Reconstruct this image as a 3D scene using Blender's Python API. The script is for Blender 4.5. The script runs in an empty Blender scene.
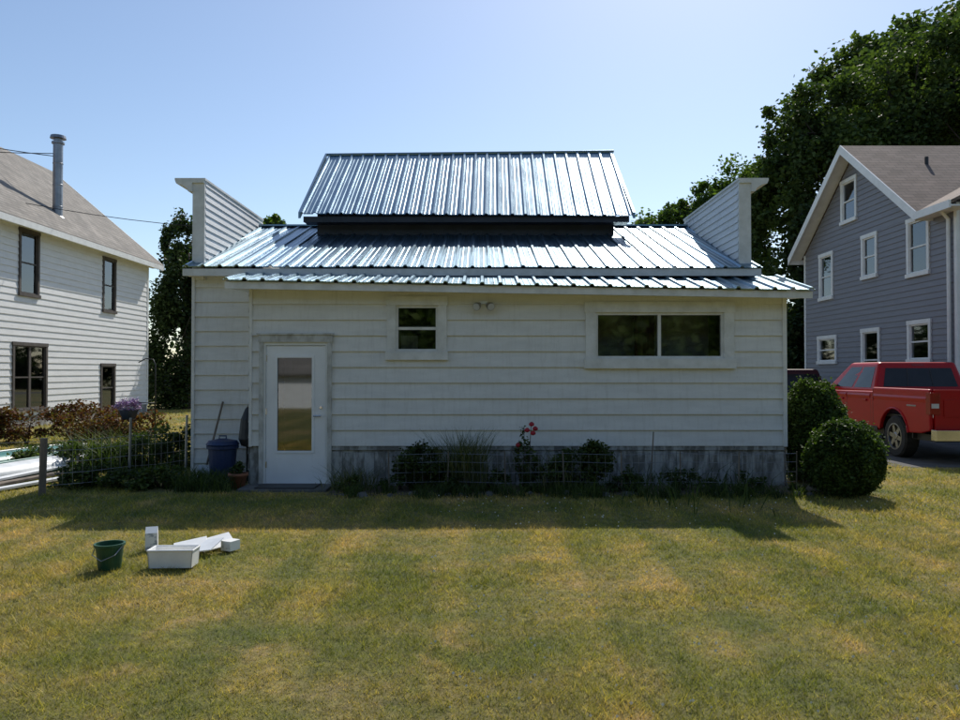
import bpy, math, random
import numpy as np
from mathutils import Vector, Matrix
random.seed(7); rng=np.random.default_rng(7)
scene=bpy.context.scene
CAMZ=1.6
# ------------------------------------------------------------------ materials
def newmat(name):
    m=bpy.data.materials.new(name); m.use_nodes=True
    nt=m.node_tree; b=nt.nodes.get('Principled BSDF'); return m,nt,b
def N(nt,t,**k):
    n=nt.nodes.new(t)
    for a,v in k.items(): setattr(n,a,v)
    return n
def ramp(nt,fac,stops):
    r=N(nt,'ShaderNodeValToRGB'); e=r.color_ramp.elements
    while len(e)<len(stops): e.new(0.5)
    for i,(p,c) in enumerate(stops):
        e[i].position=p; e[i].color=(c[0],c[1],c[2],1)
    nt.links.new(fac,r.inputs[0]); return r.outputs[0]
def noise(nt,vec,scale,detail=4,rough=.6):
    n=N(nt,'ShaderNodeTexNoise'); n.inputs['Scale'].default_value=scale; n.inputs['Detail'].default_value=detail
    n.inputs['Roughness'].default_value=rough
    if vec is not None: nt.links.new(vec,n.inputs['Vector'])
    return n.outputs['Fac']
def pos(nt,scale=(1,1,1),rot=0):
    g=N(nt,'ShaderNodeNewGeometry'); m=N(nt,'ShaderNodeMapping'); m.inputs['Scale'].default_value=scale; m.inputs['Rotation'].default_value=(0,0,rot)
    nt.links.new(g.outputs['Position'],m.inputs['Vector']); return m.outputs[0]
def bump(nt,b,h,strength,dist=.01):
    n=N(nt,'ShaderNodeBump'); n.inputs['Strength'].default_value=strength; n.inputs['Distance'].default_value=dist
    nt.links.new(h,n.inputs['Height']); nt.links.new(n.outputs[0],b.inputs['Normal'])
def mix(nt,fac,a,c,blend='MIX'):
    n=N(nt,'ShaderNodeMix',data_type='RGBA',blend_type=blend)
    for s,v in ((0,fac),(6,a),(7,c)):
        if hasattr(v,'is_output'): nt.links.new(v,n.inputs[s])
        elif s==0: n.inputs[0].default_value=v
        else: n.inputs[s].default_value=(v[0],v[1],v[2],1)
    return n.outputs[2]
def simple(name,c1,c2=None,scale=6,rough=.6,metal=0,bs=0,bscale=40,stretch=(1,1,1),lo=.35,hi=.65):
    m,nt,b=newmat(name)
    b.inputs['Roughness'].default_value=rough; b.inputs['Metallic'].default_value=metal
    if c2 is None: c2=tuple(x*.85 for x in c1)
    f=noise(nt,pos(nt,stretch),scale)
    nt.links.new(ramp(nt,f,[(lo,c1),(hi,c2)]),b.inputs['Base Color'])
    if bs: bump(nt,b,noise(nt,pos(nt),bscale,5),bs)
    return m
def siding_mat(name,c,dirt,amt=.5):
    m,nt,b=newmat(name); b.inputs['Roughness'].default_value=.55
    f1=noise(nt,pos(nt,(1.2,1.2,6)),1.6,6,.65); f2=noise(nt,pos(nt,(7,7,.6)),2.2,5,.7); f3=noise(nt,pos(nt),28,4)
    c1=ramp(nt,f1,[(.3,c),(.75,tuple(x*.84 for x in c))])
    st=ramp(nt,f2,[(.5,(0,0,0)),(.8,(amt,)*3)])
    c2=mix(nt,st,c1,dirt)
    sp=ramp(nt,f3,[(.66,(0,0,0)),(.74,(amt*.6,)*3)])
    nt.links.new(mix(nt,sp,c2,tuple(x*.6 for x in dirt)),b.inputs['Base Color'])
    bump(nt,b,noise(nt,pos(nt,(1,1,5)),12,4),.25,.01)
    return m
def shingle_mat(name,c1,c2,along):
    m,nt,b=newmat(name); b.inputs['Roughness'].default_value=.9
    g=N(nt,'ShaderNodeNewGeometry'); s=N(nt,'ShaderNodeSeparateXYZ'); cb=N(nt,'ShaderNodeCombineXYZ')
    nt.links.new(g.outputs['Position'],s.inputs[0]); nt.links.new(s.outputs[along],cb.inputs[0]); nt.links.new(s.outputs[2],cb.inputs[1])
    br=N(nt,'ShaderNodeTexBrick'); nt.links.new(cb.outputs[0],br.inputs['Vector'])
    br.inputs['Scale'].default_value=1; br.inputs['Brick Width'].default_value=.3; br.inputs['Row Height'].default_value=.11
    br.inputs['Mortar Size'].default_value=.008; br.inputs['Color1'].default_value=(*c1,1); br.inputs['Color2'].default_value=(*c2,1)
    br.inputs['Mortar'].default_value=tuple(x*.5 for x in c1)+(1,)
    n=ramp(nt,noise(nt,pos(nt),1.3,5),[(.3,(.7,.7,.7)),(.7,(1.15,1.12,1.1))])
    nt.links.new(mix(nt,1.0,br.outputs['Color'],n,'MULTIPLY'),b.inputs['Base Color'])
    bump(nt,b,noise(nt,pos(nt),60,3),.4)
    return m
def leaf_mat(name,dark,mid,light,trans=.3,nscale=.5):
    m,nt,b=newmat(name)
    g=N(nt,'ShaderNodeNewGeometry')
    c=ramp(nt,g.outputs['Random Per Island'],[(0,dark),(.5,mid),(1,light)])
    f=ramp(nt,noise(nt,pos(nt),nscale,3),[(.35,(.65,.68,.7)),(.65,(1.2,1.15,1.0))])
    c=mix(nt,1.0,c,f,'MULTIPLY')
    nt.links.new(c,b.inputs['Base Color']); b.inputs['Roughness'].default_value=.6
    b.inputs['Specular IOR Level'].default_value=.2
    t=N(nt,'ShaderNodeBsdfTranslucent'); c2=mix(nt,1.0,c,(1.3,1.5,.5),'MULTIPLY'); nt.links.new(c2,t.inputs[0])
    ms=N(nt,'ShaderNodeMixShader'); ms.inputs[0].default_value=trans
    nt.links.new(b.outputs[0],ms.inputs[1]); nt.links.new(t.outputs[0],ms.inputs[2])
    nt.links.new(ms.outputs[0],nt.nodes['Material Output'].inputs[0]); return m
def glass_mat(name,tint=(.6,.65,.65),ior=2.0):
    m,nt,b=newmat(name); nt.nodes.remove(b)
    gl=N(nt,'ShaderNodeBsdfGlossy'); gl.inputs['Roughness'].default_value=.03; gl.inputs[0].default_value=(.9,.95,1,1)
    tr=N(nt,'ShaderNodeBsdfTransparent'); tr.inputs[0].default_value=(*tint,1)
    fr=N(nt,'ShaderNodeFresnel'); fr.inputs[0].default_value=ior
    bn=N(nt,'ShaderNodeBump'); bn.inputs['Strength'].default_value=.06; nt.links.new(noise(nt,pos(nt),3,1),bn.inputs['Height'])
    nt.links.new(bn.outputs[0],gl.inputs['Normal'])
    ms=N(nt,'ShaderNodeMixShader'); nt.links.new(fr.outputs[0],ms.inputs[0]); nt.links.new(tr.outputs[0],ms.inputs[1]); nt.links.new(gl.outputs[0],ms.inputs[2])
    nt.links.new(ms.outputs[0],nt.nodes['Material Output'].inputs[0]); return m
def grass_color(nt):
    p=pos(nt)
    f1=noise(nt,pos(nt,(.8,1.3,1)),.38,4,.6); f2=noise(nt,p,1.9,5,.7); f3=noise(nt,p,13,4,.7)
    c=ramp(nt,f1,[(.36,(.175,.195,.045)),(.48,(.31,.275,.080)),(.60,(.43,.325,.125))])
    c=mix(nt,ramp(nt,f2,[(.46,(0,0,0)),(.66,(.65,)*3)]),c,(.175,.200,.045))
    c=mix(nt,ramp(nt,f2,[(.32,(.75,)*3),(.45,(0,)*3)]),c,(.48,.35,.165))
    st=noise(nt,pos(nt,(1.9,.05,1),math.radians(24)),1.0,1,.3)
    c=mix(nt,1.0,c,ramp(nt,st,[(.44,(.82,.88,.82)),(.56,(1.14,1.10,1.10))]),'MULTIPLY')
    return mix(nt,1.0,c,ramp(nt,f3,[(.3,(.60,)*3),(.7,(1.32,)*3)]),'MULTIPLY')
M={}
m,nt,b=newmat('lawn_soil_grass'); b.inputs['Roughness'].default_value=.95
c=grass_color(nt); nt.links.new(mix(nt,1.0,c,(.72,.70,.66),'MULTIPLY'),b.inputs['Base Color']); bump(nt,b,noise(nt,pos(nt),45,5,.8),.9,.03); M['ground']=m
m,nt,b=newmat('grass_blade'); b.inputs['Roughness'].default_value=.55; b.inputs['Specular IOR Level'].default_value=.25
c=grass_color(nt); g=N(nt,'ShaderNodeNewGeometry')
c=mix(nt,1.0,c,ramp(nt,g.outputs['Random Per Island'],[(0,(.70,.80,.6)),(.6,(1.15,1.15,1.0)),(1,(1.9,1.7,1.5))]),'MULTIPLY')
nt.links.new(c,b.inputs['Base Color'])
t=N(nt,'ShaderNodeBsdfTranslucent'); nt.links.new(mix(nt,1.0,c,(1.3,1.28,.8),'MULTIPLY'),t.inputs[0])
ms=N(nt,'ShaderNodeMixShader'); ms.inputs[0].default_value=.4
nt.links.new(b.outputs[0],ms.inputs[1]); nt.links.new(t.outputs[0],ms.inputs[2]); nt.links.new(ms.outputs[0],nt.nodes['Material Output'].inputs[0]); M['blade']=m
M['siding']=siding_mat('white_siding_paint',(.79,.775,.735),(.48,.45,.38),.42)
M['siding2']=siding_mat('neighbor_white_siding',(.80,.80,.80),(.55,.55,.52),.25)
M['gray']=siding_mat('gray_siding',(.225,.225,.25),(.18,.18,.2),.3)
M['white']=simple('white_trim_paint',(.82,.82,.80),(.72,.72,.70),4,.45,bs=.1)
M['trimgrey']=simple('aged_trim_paint',(.78,.77,.74),(.62,.61,.57),5,.5,bs=.15)
M['doorw']=simple('door_white',(.86,.86,.86),(.80,.80,.80),3,.35)
M['peel']=simple('peeling_paint',(.58,.57,.53),(.34,.32,.28),9,.85,bs=.5,stretch=(1,1,.5),lo=.42,hi=.68)
M['joint']=simple('siding_joint',(.50,.49,.46),(.42,.41,.38),9,.8)
M['found']=simple('weathered_foundation',(.42,.42,.40),(.17,.165,.15),7,.9,bs=.6,stretch=(1.6,1.6,.5),lo=.40,hi=.58)
M['dark']=simple('dark_interior',(.018,.018,.02),(.03,.03,.032),3,.9)
M['shadewall']=simple('shaded_upper_wall',(.035,.04,.055),(.02,.024,.032),3,.5)  # blue-ish siding metal, with the shade under the upper eaves in its colour
M['curtain']=simple('curtain',(.4,.4,.4),(.28,.28,.29),5,.9,stretch=(8,8,.3))
M['curtain_red']=simple('curtain_maroon',(.16,.05,.06),(.06,.02,.025),5,.9,stretch=(8,8,.3))
M['glass']=glass_mat('window_glass')
M['doorglass']=glass_mat('door_glass',(.35,.38,.38),2.3)
M['shingleL']=shingle_mat('gray_shingles',(.20,.185,.165),(.27,.25,.225),1)
M['shingleR']=shingle_mat('brown_shingles',(.17,.125,.10),(.23,.175,.145),0)
M['shingleR2']=shingle_mat('brown_shingles_ell',(.19,.145,.12),(.25,.195,.165),1)
M['steel']=simple('stove_pipe_steel',(.22,.23,.25),(.32,.33,.35),3,.4,.8)
M['black']=simple('black_plastic',(.015,.015,.016),(.03,.03,.03),5,.5)
M['rubber']=simple('tire_rubber',(.02,.02,.02),(.03,.03,.03),9,.85)
M['chrome']=simple('chrome',(.6,.6,.62),(.5,.5,.52),3,.2,1)
M['alloy']=simple('alloy_wheel',(.35,.35,.36),(.25,.25,.26),3,.35,.9)
M['bark']=simple('bark',(.09,.07,.055),(.04,.032,.026),9,.95,bs=.6,stretch=(1,1,.3))
M['wood']=simple('weathered_wood',(.22,.18,.14),(.11,.09,.07),6,.9,bs=.4,stretch=(1,1,.3))
M['darkwood']=simple('dark_window_frame',(.10,.085,.075),(.06,.05,.045),6,.7)
M['stone']=simple('field_stone',(.17,.165,.15),(.09,.085,.075),5,.9,bs=.5)
M['soil']=simple('garden_soil',(.10,.08,.055),(.16,.125,.085),7,1,bs=.9,bscale=25)
M['asphalt']=simple('driveway_asphalt',(.06,.06,.06),(.10,.095,.09),3,.95,bs=.5,bscale=80)
M['terracotta']=simple('terracotta',(.30,.12,.06),(.22,.09,.05),6,.8)
M['blue']=simple('blue_plastic',(.015,.035,.11),(.012,.028,.085),3,.45)
M['green_pl']=simple('green_plastic',(.012,.08,.035),(.01,.06,.028),6,.45)
M['white_pl']=simple('white_plastic',(.86,.86,.84),(.78,.78,.76),9,.35)
M['paper']=simple('paper_print',(.78,.78,.76),(.35,.38,.42),22,.6,lo=.5,hi=.6)
M['teal']=simple('teal_paint',(.03,.18,.16),(.025,.13,.12),4,.4)
M['hull']=simple('boat_hull_white',(.75,.77,.78),(.6,.62,.63),4,.4)
M['tail']=simple('tail_light_red',(.30,.006,.006),(.22,.006,.006),4,.25)
M['lightlens']=simple('lens_clear',(.6,.6,.6),(.5,.5,.5),4,.2)
M['redflower']=simple('red_petals',(.45,.012,.03),(.25,.008,.015),9,.6)
M['purple']=simple('purple_petals',(.25,.08,.35),(.6,.5,.6),19,.6)
def paint(name,c,rough=.42):
    m,nt,b=newmat(name); b.inputs['Roughness'].default_value=rough; b.inputs['Specular IOR Level'].default_value=.25
    b.inputs['Coat Weight'].default_value=.15; b.inputs['Coat Roughness'].default_value=.06
    nt.links.new(ramp(nt,noise(nt,pos(nt,(1,1,3)),2.2,5),[(.3,c),(.75,tuple(x*.85+.002 for x in c))]),b.inputs['Base Color']); return m
M['redpaint']=paint('red_car_paint',(.42,.002,.006)); M['maroon']=paint('maroon_car_paint',(.06,.012,.016)); M['greyp']=paint('grey_car_paint',(.05,.055,.06))
m,nt,b=newmat('galvanized_roof_metal'); b.inputs['Metallic'].default_value=.95
f=noise(nt,pos(nt,(3,.5,.5)),1.5,4); nt.links.new(ramp(nt,f,[(.3,(.185,.29,.37)),(.7,(.26,.37,.45))]),b.inputs['Base Color'])
r=ramp(nt,noise(nt,pos(nt,(5,.7,.7)),2.0,5),[(.3,(.30,)*3),(.7,(.40,)*3)]); nt.links.new(r,b.inputs['Roughness'])
bump(nt,b,noise(nt,pos(nt,(2.2,1.1,1.1)),1.6,2),.16,.04); M['metal']=m
M['leafbig']=leaf_mat('maple_leaves',(.036,.062,.020),(.064,.102,.032),(.11,.15,.048),.36,.35)
M['leaflight']=leaf_mat('light_tree_leaves',(.055,.095,.025),(.09,.145,.040),(.14,.20,.055),.45,.5)
M['leafdark']=leaf_mat('cedar_foliage',(.018,.036,.014),(.032,.058,.020),(.055,.085,.028),.25,.8)
M['box']=leaf_mat('boxwood_leaves',(.032,.060,.014),(.058,.100,.024),(.11,.16,.040),.28,4)
M['weed']=leaf_mat('garden_leaves',(.028,.048,.016),(.055,.085,.026),(.10,.135,.04),.3,2)
M['redbush']=leaf_mat('barberry_leaves',(.09,.03,.018),(.14,.055,.03),(.12,.12,.04),.3,2)
M['ornblade']=leaf_mat('ornamental_blades',(.05,.07,.03),(.09,.11,.045),(.2,.19,.09),.3,2)
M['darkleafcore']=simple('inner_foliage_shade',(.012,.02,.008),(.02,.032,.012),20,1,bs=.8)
# ------------------------------------------------------------------ mesh builder
class MB:
    def __init__(s): s.v=[];s.f=[];s.m=[];s.mats=[]
    def mi(s,k):
        if k not in s.mats: s.mats.append(k)
        return s.mats.index(k)
    def add(s,vs,fs,k):
        o=len(s.v); s.v+= [tuple(p) for p in vs]; i=s.mi(k)
        for f in fs: s.f.append([o+j for j in f]); s.m.append(i)
    def box(s,x0,x1,y0,y1,z0,z1,k,R=None):
        vs=[(x,y,z) for z in (z0,z1) for y in (y0,y1) for x in (x0,x1)]
        if R: vs=[R@Vector(p) for p in vs]
        s.add(vs,[(0,2,3,1),(4,5,7,6),(0,1,5,4),(2,6,7,3),(0,4,6,2),(1,3,7,5)],k)
    def hexa(s,b,t,k):
        s.add(list(b)+list(t),[(3,2,1,0),(4,5,6,7),(0,1,5,4),(1,2,6,5),(2,3,7,6),(3,0,4,7)],k)
    def poly(s,p,k): s.add(p,[tuple(range(len(p)))],k)
    def tube(s,pts,rad,k,seg=8):
        pts=[Vector(p) for p in pts]; n=len(pts); vs=[]
        if not hasattr(rad,'__len__'): rad=[rad]*n
        for i,p in enumerate(pts):
            d=(pts[min(i+1,n-1)]-pts[max(i-1,0)]).normalized()
            a=d.cross(Vector((0,0,1)) if abs(d.z)<.9 else Vector((1,0,0))).normalized(); bb=d.cross(a)
            for j in range(seg):
                t=2*math.pi*j/seg; vs.append(p+(a*math.cos(t)+bb*math.sin(t))*rad[i])
        fs=[(i*seg+j,i*seg+(j+1)%seg,(i+1)*seg+(j+1)%seg,(i+1)*seg+j) for i in range(n-1) for j in range(seg)]
        fs+=[tuple(range(seg))[::-1],tuple((n-1)*seg+j for j in range(seg))]
        s.add(vs,fs,k)
    def lathe(s,c,prof,k,seg=20,axis='z'):
        vs=[];n=len(prof)
        for r,z in prof:
            for j in range(seg):
                t=2*math.pi*j/seg; a,bb=r*math.cos(t),r*math.sin(t)
                vs.append((c[0]+a,c[1]+bb,c[2]+z) if axis=='z' else (c[0]+z,c[1]+a,c[2]+bb))
        fs=[(i*seg+j,i*seg+(j+1)%seg,(i+1)*seg+(j+1)%seg,(i+1)*seg+j) for i in range(n-1) for j in range(seg)]
        s.add(vs,fs,k)
    def prism(s,prof,x0,x1,k):
        n=len(prof); vs=[(x0,y,z) for y,z in prof]+[(x1,y,z) for y,z in prof]
        fs=[tuple(range(n))[::-1],tuple(range(n,2*n))]+[(i,(i+1)%n,n+(i+1)%n,n+i) for i in range(n)]
        s.add(vs,fs,k)
    def obj(s,name,parent=None,bevel=0,smooth=False):
        me=bpy.data.meshes.new(name); me.from_pydata(s.v,[],s.f)
        for k in s.mats: me.materials.append(M[k])
        me.polygons.foreach_set('material_index',s.m)
        if smooth: me.polygons.foreach_set('use_smooth',[True]*len(s.f))
        me.update(); o=bpy.data.objects.new(name,me); scene.collection.objects.link(o)
        if parent: o.parent=parent
        if bevel:
            w=o.modifiers.new('b','BEVEL'); w.width=bevel; w.segments=2; w.limit_method='ANGLE'; w.angle_limit=.6
        return o
def empty(name,loc=(0,0,0),rz=0):
    o=bpy.data.objects.new(name,None); o.location=loc; o.rotation_euler=(0,0,rz); scene.collection.objects.link(o); return o
def fpt(O,u,n,a,d,z): return (O[0]+u[0]*a+n[0]*d, O[1]+u[1]*a+n[1]*d, z)
def fbox(B,F,a0,a1,d0,d1,z0,z1,k):
    O,u,n=F
    q=lambda z:[fpt(O,u,n,a0,d0,z),fpt(O,u,n,a1,d0,z),fpt(O,u,n,a1,d1,z),fpt(O,u,n,a0,d1,z)]
    B.hexa(q(z0),q(z1),k)
def siding(B,F,W,z0,z1,ex,k,openings=(),lim=None,butt=.022,jit=0):
    O,u,n=F; lim=lim or (lambda z:(0,W))
    z=z0; row=0
    while z<z1-1e-4:
        zt=min(z+ex,z1); cuts=sorted({z,zt}|{c for o in openings for c in (o[2],o[3]) if z+1e-3<c<zt-1e-3})
        off=lambda q:butt*(1-(q-z)/ex)+.002
        for b0,b1 in zip(cuts[:-1],cuts[1:]):
            mid=(b0+b1)/2; L0,R0=lim(b0); L1,R1=lim(b1)
            ops=sorted([o for o in openings if o[2]<mid<o[3]])
            segs=[];cur=None
            for o in ops:
                segs.append((cur,o[0])); cur=o[1]
            segs.append((cur,None))
            for a,bb in segs:
                a0=L0 if a is None else a; a1=L1 if a is None else a
                c0=R0 if bb is None else bb; c1=R1 if bb is None else bb
                B.poly([fpt(O,u,n,a0,off(b0),b0),fpt(O,u,n,c0,off(b0),b0),fpt(O,u,n,c1,off(b1),b1),fpt(O,u,n,a1,off(b1),b1)],k)
                if b0==z: B.poly([fpt(O,u,n,a0,-.0,b0),fpt(O,u,n,c0,-.0,b0),fpt(O,u,n,c0,off(b0),b0),fpt(O,u,n,a0,off(b0),b0)],k)
        row+=1
        if jit and row%3==1:
            for _ in range(1):
                a=random.uniform(.1*W,.95*W)
                if all(not(o[0]-.25<a<o[1]+.25 and o[2]-.3<z<o[3]+.1) for o in openings):
                    O_=off(z); B.hexa([fpt(O,u,n,a,O_-.004,z+.001),fpt(O,u,n,a+.003,O_-.004,z+.001),fpt(O,u,n,a+.003,O_+.001,z+.001),fpt(O,u,n,a,O_+.001,z+.001)],[fpt(O,u,n,a,.0,zt-.004),fpt(O,u,n,a+.003,.0,zt-.004),fpt(O,u,n,a+.003,.004,zt-.004),fpt(O,u,n,a,.004,zt-.004)],'joint')
        z=zt
def window(B,F,a0,a1,z0,z1,tr=.1,style='double',sill=True,curt=None,tk='white',d=.045,depth=.5):
    fbox(B,F,a0-tr,a0,0,d,z0-tr*.3,z1+tr,tk); fbox(B,F,a1,a1+tr,0,d,z0-tr*.3,z1+tr,tk)
    fbox(B,F,a0-tr-.015,a1+tr+.015,0,d+.008,z1+tr*.0+.001,z1+tr+.01,tk)
    fbox(B,F,a0-tr-.02,a1+tr+.02,0,d+.03,z0-tr,z0-.001,tk)
    s=.035
    fbox(B,F,a0,a0+s,-.06,.018,z0,z1,tk); fbox(B,F,a1-s,a1,-.06,.018,z0,z1,tk)
    fbox(B,F,a0+s,a1-s,-.06,.016,z0,z0+s,tk); fbox(B,F,a0+s,a1-s,-.06,.016,z1-s,z1,tk)
    if style=='double': zm=(z0+z1)/2; fbox(B,F,a0+s,a1-s,-.05,.012,zm-.02,zm+.02,tk)
    if style in('slider','pair'):
        am=(a0+a1)/2; w=.022 if style=='slider' else .05
        fbox(B,F,am-w,am+w,-.05,.012,z0+s,z1-s,tk)
    if style=='pair': zm=(z0+z1)/2; fbox(B,F,a0+s,a1-s,-.05,.008,zm-.02,zm+.02,tk)
    O,u,n=F; q=lambda d,k:B.poly([fpt(O,u,n,a0+s,d,z0+s),fpt(O,u,n,a1-s,d,z0+s),fpt(O,u,n,a1-s,d,z1-s),fpt(O,u,n,a0+s,d,z1-s)],k)
    q(-.02,'glass'); 
    fbox(B,F,a0-.05,a1+.05,-depth-.05,-depth,z0-.1,z1+.1,'dark')
    fbox(B,F,a0-.06,a0-.03,-depth,-.07,z0-.1,z1+.1,'dark'); fbox(B,F,a1+.03,a1+.06,-depth,-.07,z0-.1,z1+.1,'dark')
    fbox(B,F,a0-.03,a1+.03,-depth,-.07,z1+.08,z1+.1,'dark'); fbox(B,F,a0-.03,a1+.03,-depth,-.07,z0-.1,z0-.08,'dark')
    for (c0,c1,y0,y1,k) in (curt or []): fbox(B,F,c0,c1,-.13,-.11,y0,y1,k)
def ribroof(B,p00,p10,p01,p11,k='metal',sp=.23,h=.022,rows=6,wob=.004):
    p00,p10,p01,p11=[Vector(p) for p in (p00,p10,p01,p11)]
    W=(p10-p00).length; n=(p10-p00).cross(p01-p00).normalized()
    nr=int(W/sp); us=[]
    for i in range(nr+1):
        c=i*sp+ (W-nr*sp)/2
        for d,hh in ((-.036,0),(-.017,1),(.017,1),(.036,0)): us.append((c+d,hh*h))
        if i<nr:
            for e in (.33,.66): us+= [(c+sp*e-.01,0),(c+sp*e,.004),(c+sp*e+.01,0)]
    us=[(0,0)]+[q for q in us if 0<q[0]<W]+[(W,0)]
    vs=[];m=len(us)
    for r in range(rows+1):
        t=r/rows
        for a,hh in us:
            s=a/W; p=(p00.lerp(p10,s)).lerp(p01.lerp(p11,s),t)
            vs.append(p+n*(hh+ wob*math.sin(s*23+t*5)*math.sin(t*9+s*4)))
    fs=[(r*m+j,r*m+j+1,(r+1)*m+j+1,(r+1)*m+j) for r in range(rows) for j in range(m-1)]
    o=len(vs)
    for j in range(m): vs.append(Vector(vs[j])-n*.018-Vector((0,0,.0)))
    fs+=[(o+j,o+j+1,j+1,j) for j in range(m-1)]
    B.add(vs,fs,k)
# ------------------------------------------------------------------ foliage
def leaves_at(C,size,rg=rng):
    m=len(C); a=rg.normal(size=(m,3)); a[:,2]*=.6; a/=np.linalg.norm(a,axis=1)[:,None]
    t=rg.normal(size=(m,3)); bb=np.cross(a,t); bb/=np.linalg.norm(bb,axis=1)[:,None]
    s=size*rg.uniform(.6,1.3,size=(m,1)); a=a*s*.5; bb=bb*s*.32
    return np.stack([C-a,C+bb-a*.1,C+a,C-bb-a*.1],1).reshape(-1,3)
def foliage(blobs,n,size,sub=14,spread=.33,rg=rng,fuzz=.12):
    w=np.array([(b[3]*b[4]*b[5])**(2/3) for b in blobs]); w/=w.sum(); C=[]
    for b,ww in zip(blobs,w):
        k=max(6,int(sub)); d=rg.normal(size=(k,3)); d/=np.linalg.norm(d,axis=1)[:,None]
        rr=rg.uniform(.45,1.0,size=(k,1))**.6; cc=np.array(b[:3])+d*rr*np.array(b[3:6])
        cs=rg.uniform(.5,1.3,size=k)
        m=int(n*ww); idx=rg.integers(0,k,m)
        g=rg.normal(size=(m,3)); g/=np.maximum(np.linalg.norm(g,axis=1)[:,None],1e-6); g*=rg.uniform(0,1,size=(m,1))**.5
        g+=rg.normal(size=(m,3))*fuzz*(rg.random((m,1))<.5)*1.6
        C.append(cc[idx]+g*(cs[idx][:,None])*spread*np.array(b[3:6])*1.0)
    return leaves_at(np.concatenate(C),size,rg)
def trimmed(c,r,n,size,rg=rng,zmin=.03):
    d=rg.normal(size=(n,3)); d/=np.linalg.norm(d,axis=1)[:,None]
    rip=1+.07*np.sin(d[:,0]*7+1)*np.sin(d[:,2]*6+d[:,1]*5)+.035*np.sin(d[:,0]*19)*np.sin(d[:,2]*17+d[:,1]*18)
    q=1-np.abs(rg.normal(size=n))*.07+ (rg.random(n)<.08)*rg.uniform(0,.13,n)
    q=np.where(rg.random(n)<.2,rg.uniform(.6,.95,n),q)
    C=np.array(c)+d*np.array(r)*(rip*q)[:,None]; C=C[C[:,2]>zmin]; return leaves_at(C,size,rg)
def np_obj(name,V,nper,mats,extra=None,parent=None):
    ev=np.array(extra.v,dtype=np.float32).reshape(-1,3) if extra and extra.v else np.zeros((0,3),np.float32)
    nv=len(V); nf=nv//nper
    me=bpy.data.meshes.new(name)
    loops=[];starts=[];mi=[];o=nv;ls=nv
    if extra:
        for f,mm in zip(extra.f,extra.m):
            starts.append(ls); loops+= [o+i for i in f]; ls+=len(f); mi.append(mm+1)
    me.vertices.add(nv+len(ev)); me.vertices.foreach_set('co',np.concatenate([V.astype(np.float32),ev]).ravel())
    me.loops.add(ls); me.loops.foreach_set('vertex_index',np.concatenate([np.arange(nv),np.array(loops,dtype=np.int64)]).astype(np.int32))
    me.polygons.add(nf+len(starts)); me.polygons.foreach_set('loop_start',np.concatenate([np.arange(nf)*nper,np.array(starts,dtype=np.int64)]).astype(np.int32))
    me.polygons.foreach_set('material_index',np.concatenate([np.zeros(nf),np.array(mi)]).astype(np.int32))
    me.materials.append(M[mats])
    if extra:
        for k in extra.mats: me.materials.append(M[k])
    me.update(calc_edges=True); me.validate()
    ob=bpy.data.objects.new(name,me); scene.collection.objects.link(ob)
    if parent: ob.parent=parent
    return ob
def tree(name,base,blobs,n,size,mat,tr=.3,sub=16,spread=.36):
    B=MB(); bx,by=base
    top=max(b[2] for b in blobs); cx=sum(b[0] for b in blobs)/len(blobs); cy=sum(b[1] for b in blobs)/len(blobs)
    P=[(bx,by,-.1),(bx+.05,by,top*.2),(bx+(cx-bx)*.3+.15,by+(cy-by)*.3,top*.45),(bx+(cx-bx)*.7,by+(cy-by)*.7,top*.75),(cx,cy,top)]
    B.tube(P,[tr*1.3,tr,tr*.75,tr*.45,tr*.15],'bark',10)
    for b in blobs:
        t=min(.9,max(.3,(b[2]/top)*.7)); i=int(t*4); s=Vector(P[i]).lerp(Vector(P[min(i+1,4)]),t*4-i)
        e=Vector(b[:3]); mid=s.lerp(e,.5)+Vector((random.uniform(-.2,.2),0,.15))*b[3]*.5
        B.tube([s,mid,e],[tr*.38,tr*.24,tr*.08],'bark',6)
        for _ in range(4):
            d=Vector((random.uniform(-1,1)*b[3],random.uniform(-1,1)*b[4],random.uniform(-.3,1)*b[5]))*.8
            B.tube([mid.lerp(e,random.random()),e+d],[tr*.12,tr*.03],'bark',5)
    return np_obj(name,foliage(blobs,n,size,sub,spread),4,mat,B)
def shrub(name,blobs,n,size,mat,sub=14,spread=.4,stems=True):
    B=MB()
    for b in blobs:
        for _ in range(4):
            B.tube([(b[0]+random.uniform(-.1,.1)*b[3],b[1],0),(b[0]+random.uniform(-.6,.6)*b[3],b[1]+random.uniform(-.6,.6)*b[4],b[2]+b[5]*.4)],[.012,.004],'bark',5)
    return np_obj(name,foliage(blobs,n,size,sub,spread),4,mat,B)
def blades(cx,cy,n,rx,ry,h0,h1,w,lean,base=0):
    x=cx+rng.normal(size=n)*rx*.5; y=cy+rng.normal(size=n)*ry*.5; h=rng.uniform(h0,h1,n)
    th=rng.uniform(0,2*np.pi,n); ph=rng.uniform(0,2*np.pi,n); L=h*lean*rng.uniform(.3,1.3,n)
    dx,dy=np.cos(ph),np.sin(ph); wx,wy=np.cos(th)*w/2,np.sin(th)*w/2; Z=np.full(n,base)
    p=lambda t,z,s:np.stack([x+dx*L*t+wx*s,y+dy*L*t+wy*s,Z+h*z],1)
    q1=np.stack([p(0,0,-1),p(0,0,1),p(.25,.55,.8),p(.25,.55,-.8)],1); q2=np.stack([p(.25,.55,-.8),p(.25,.55,.8),p(1,.95,.12),p(1,.95,-.12)],1)
    return np.concatenate([q1,q2],1).reshape(-1,3)
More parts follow.
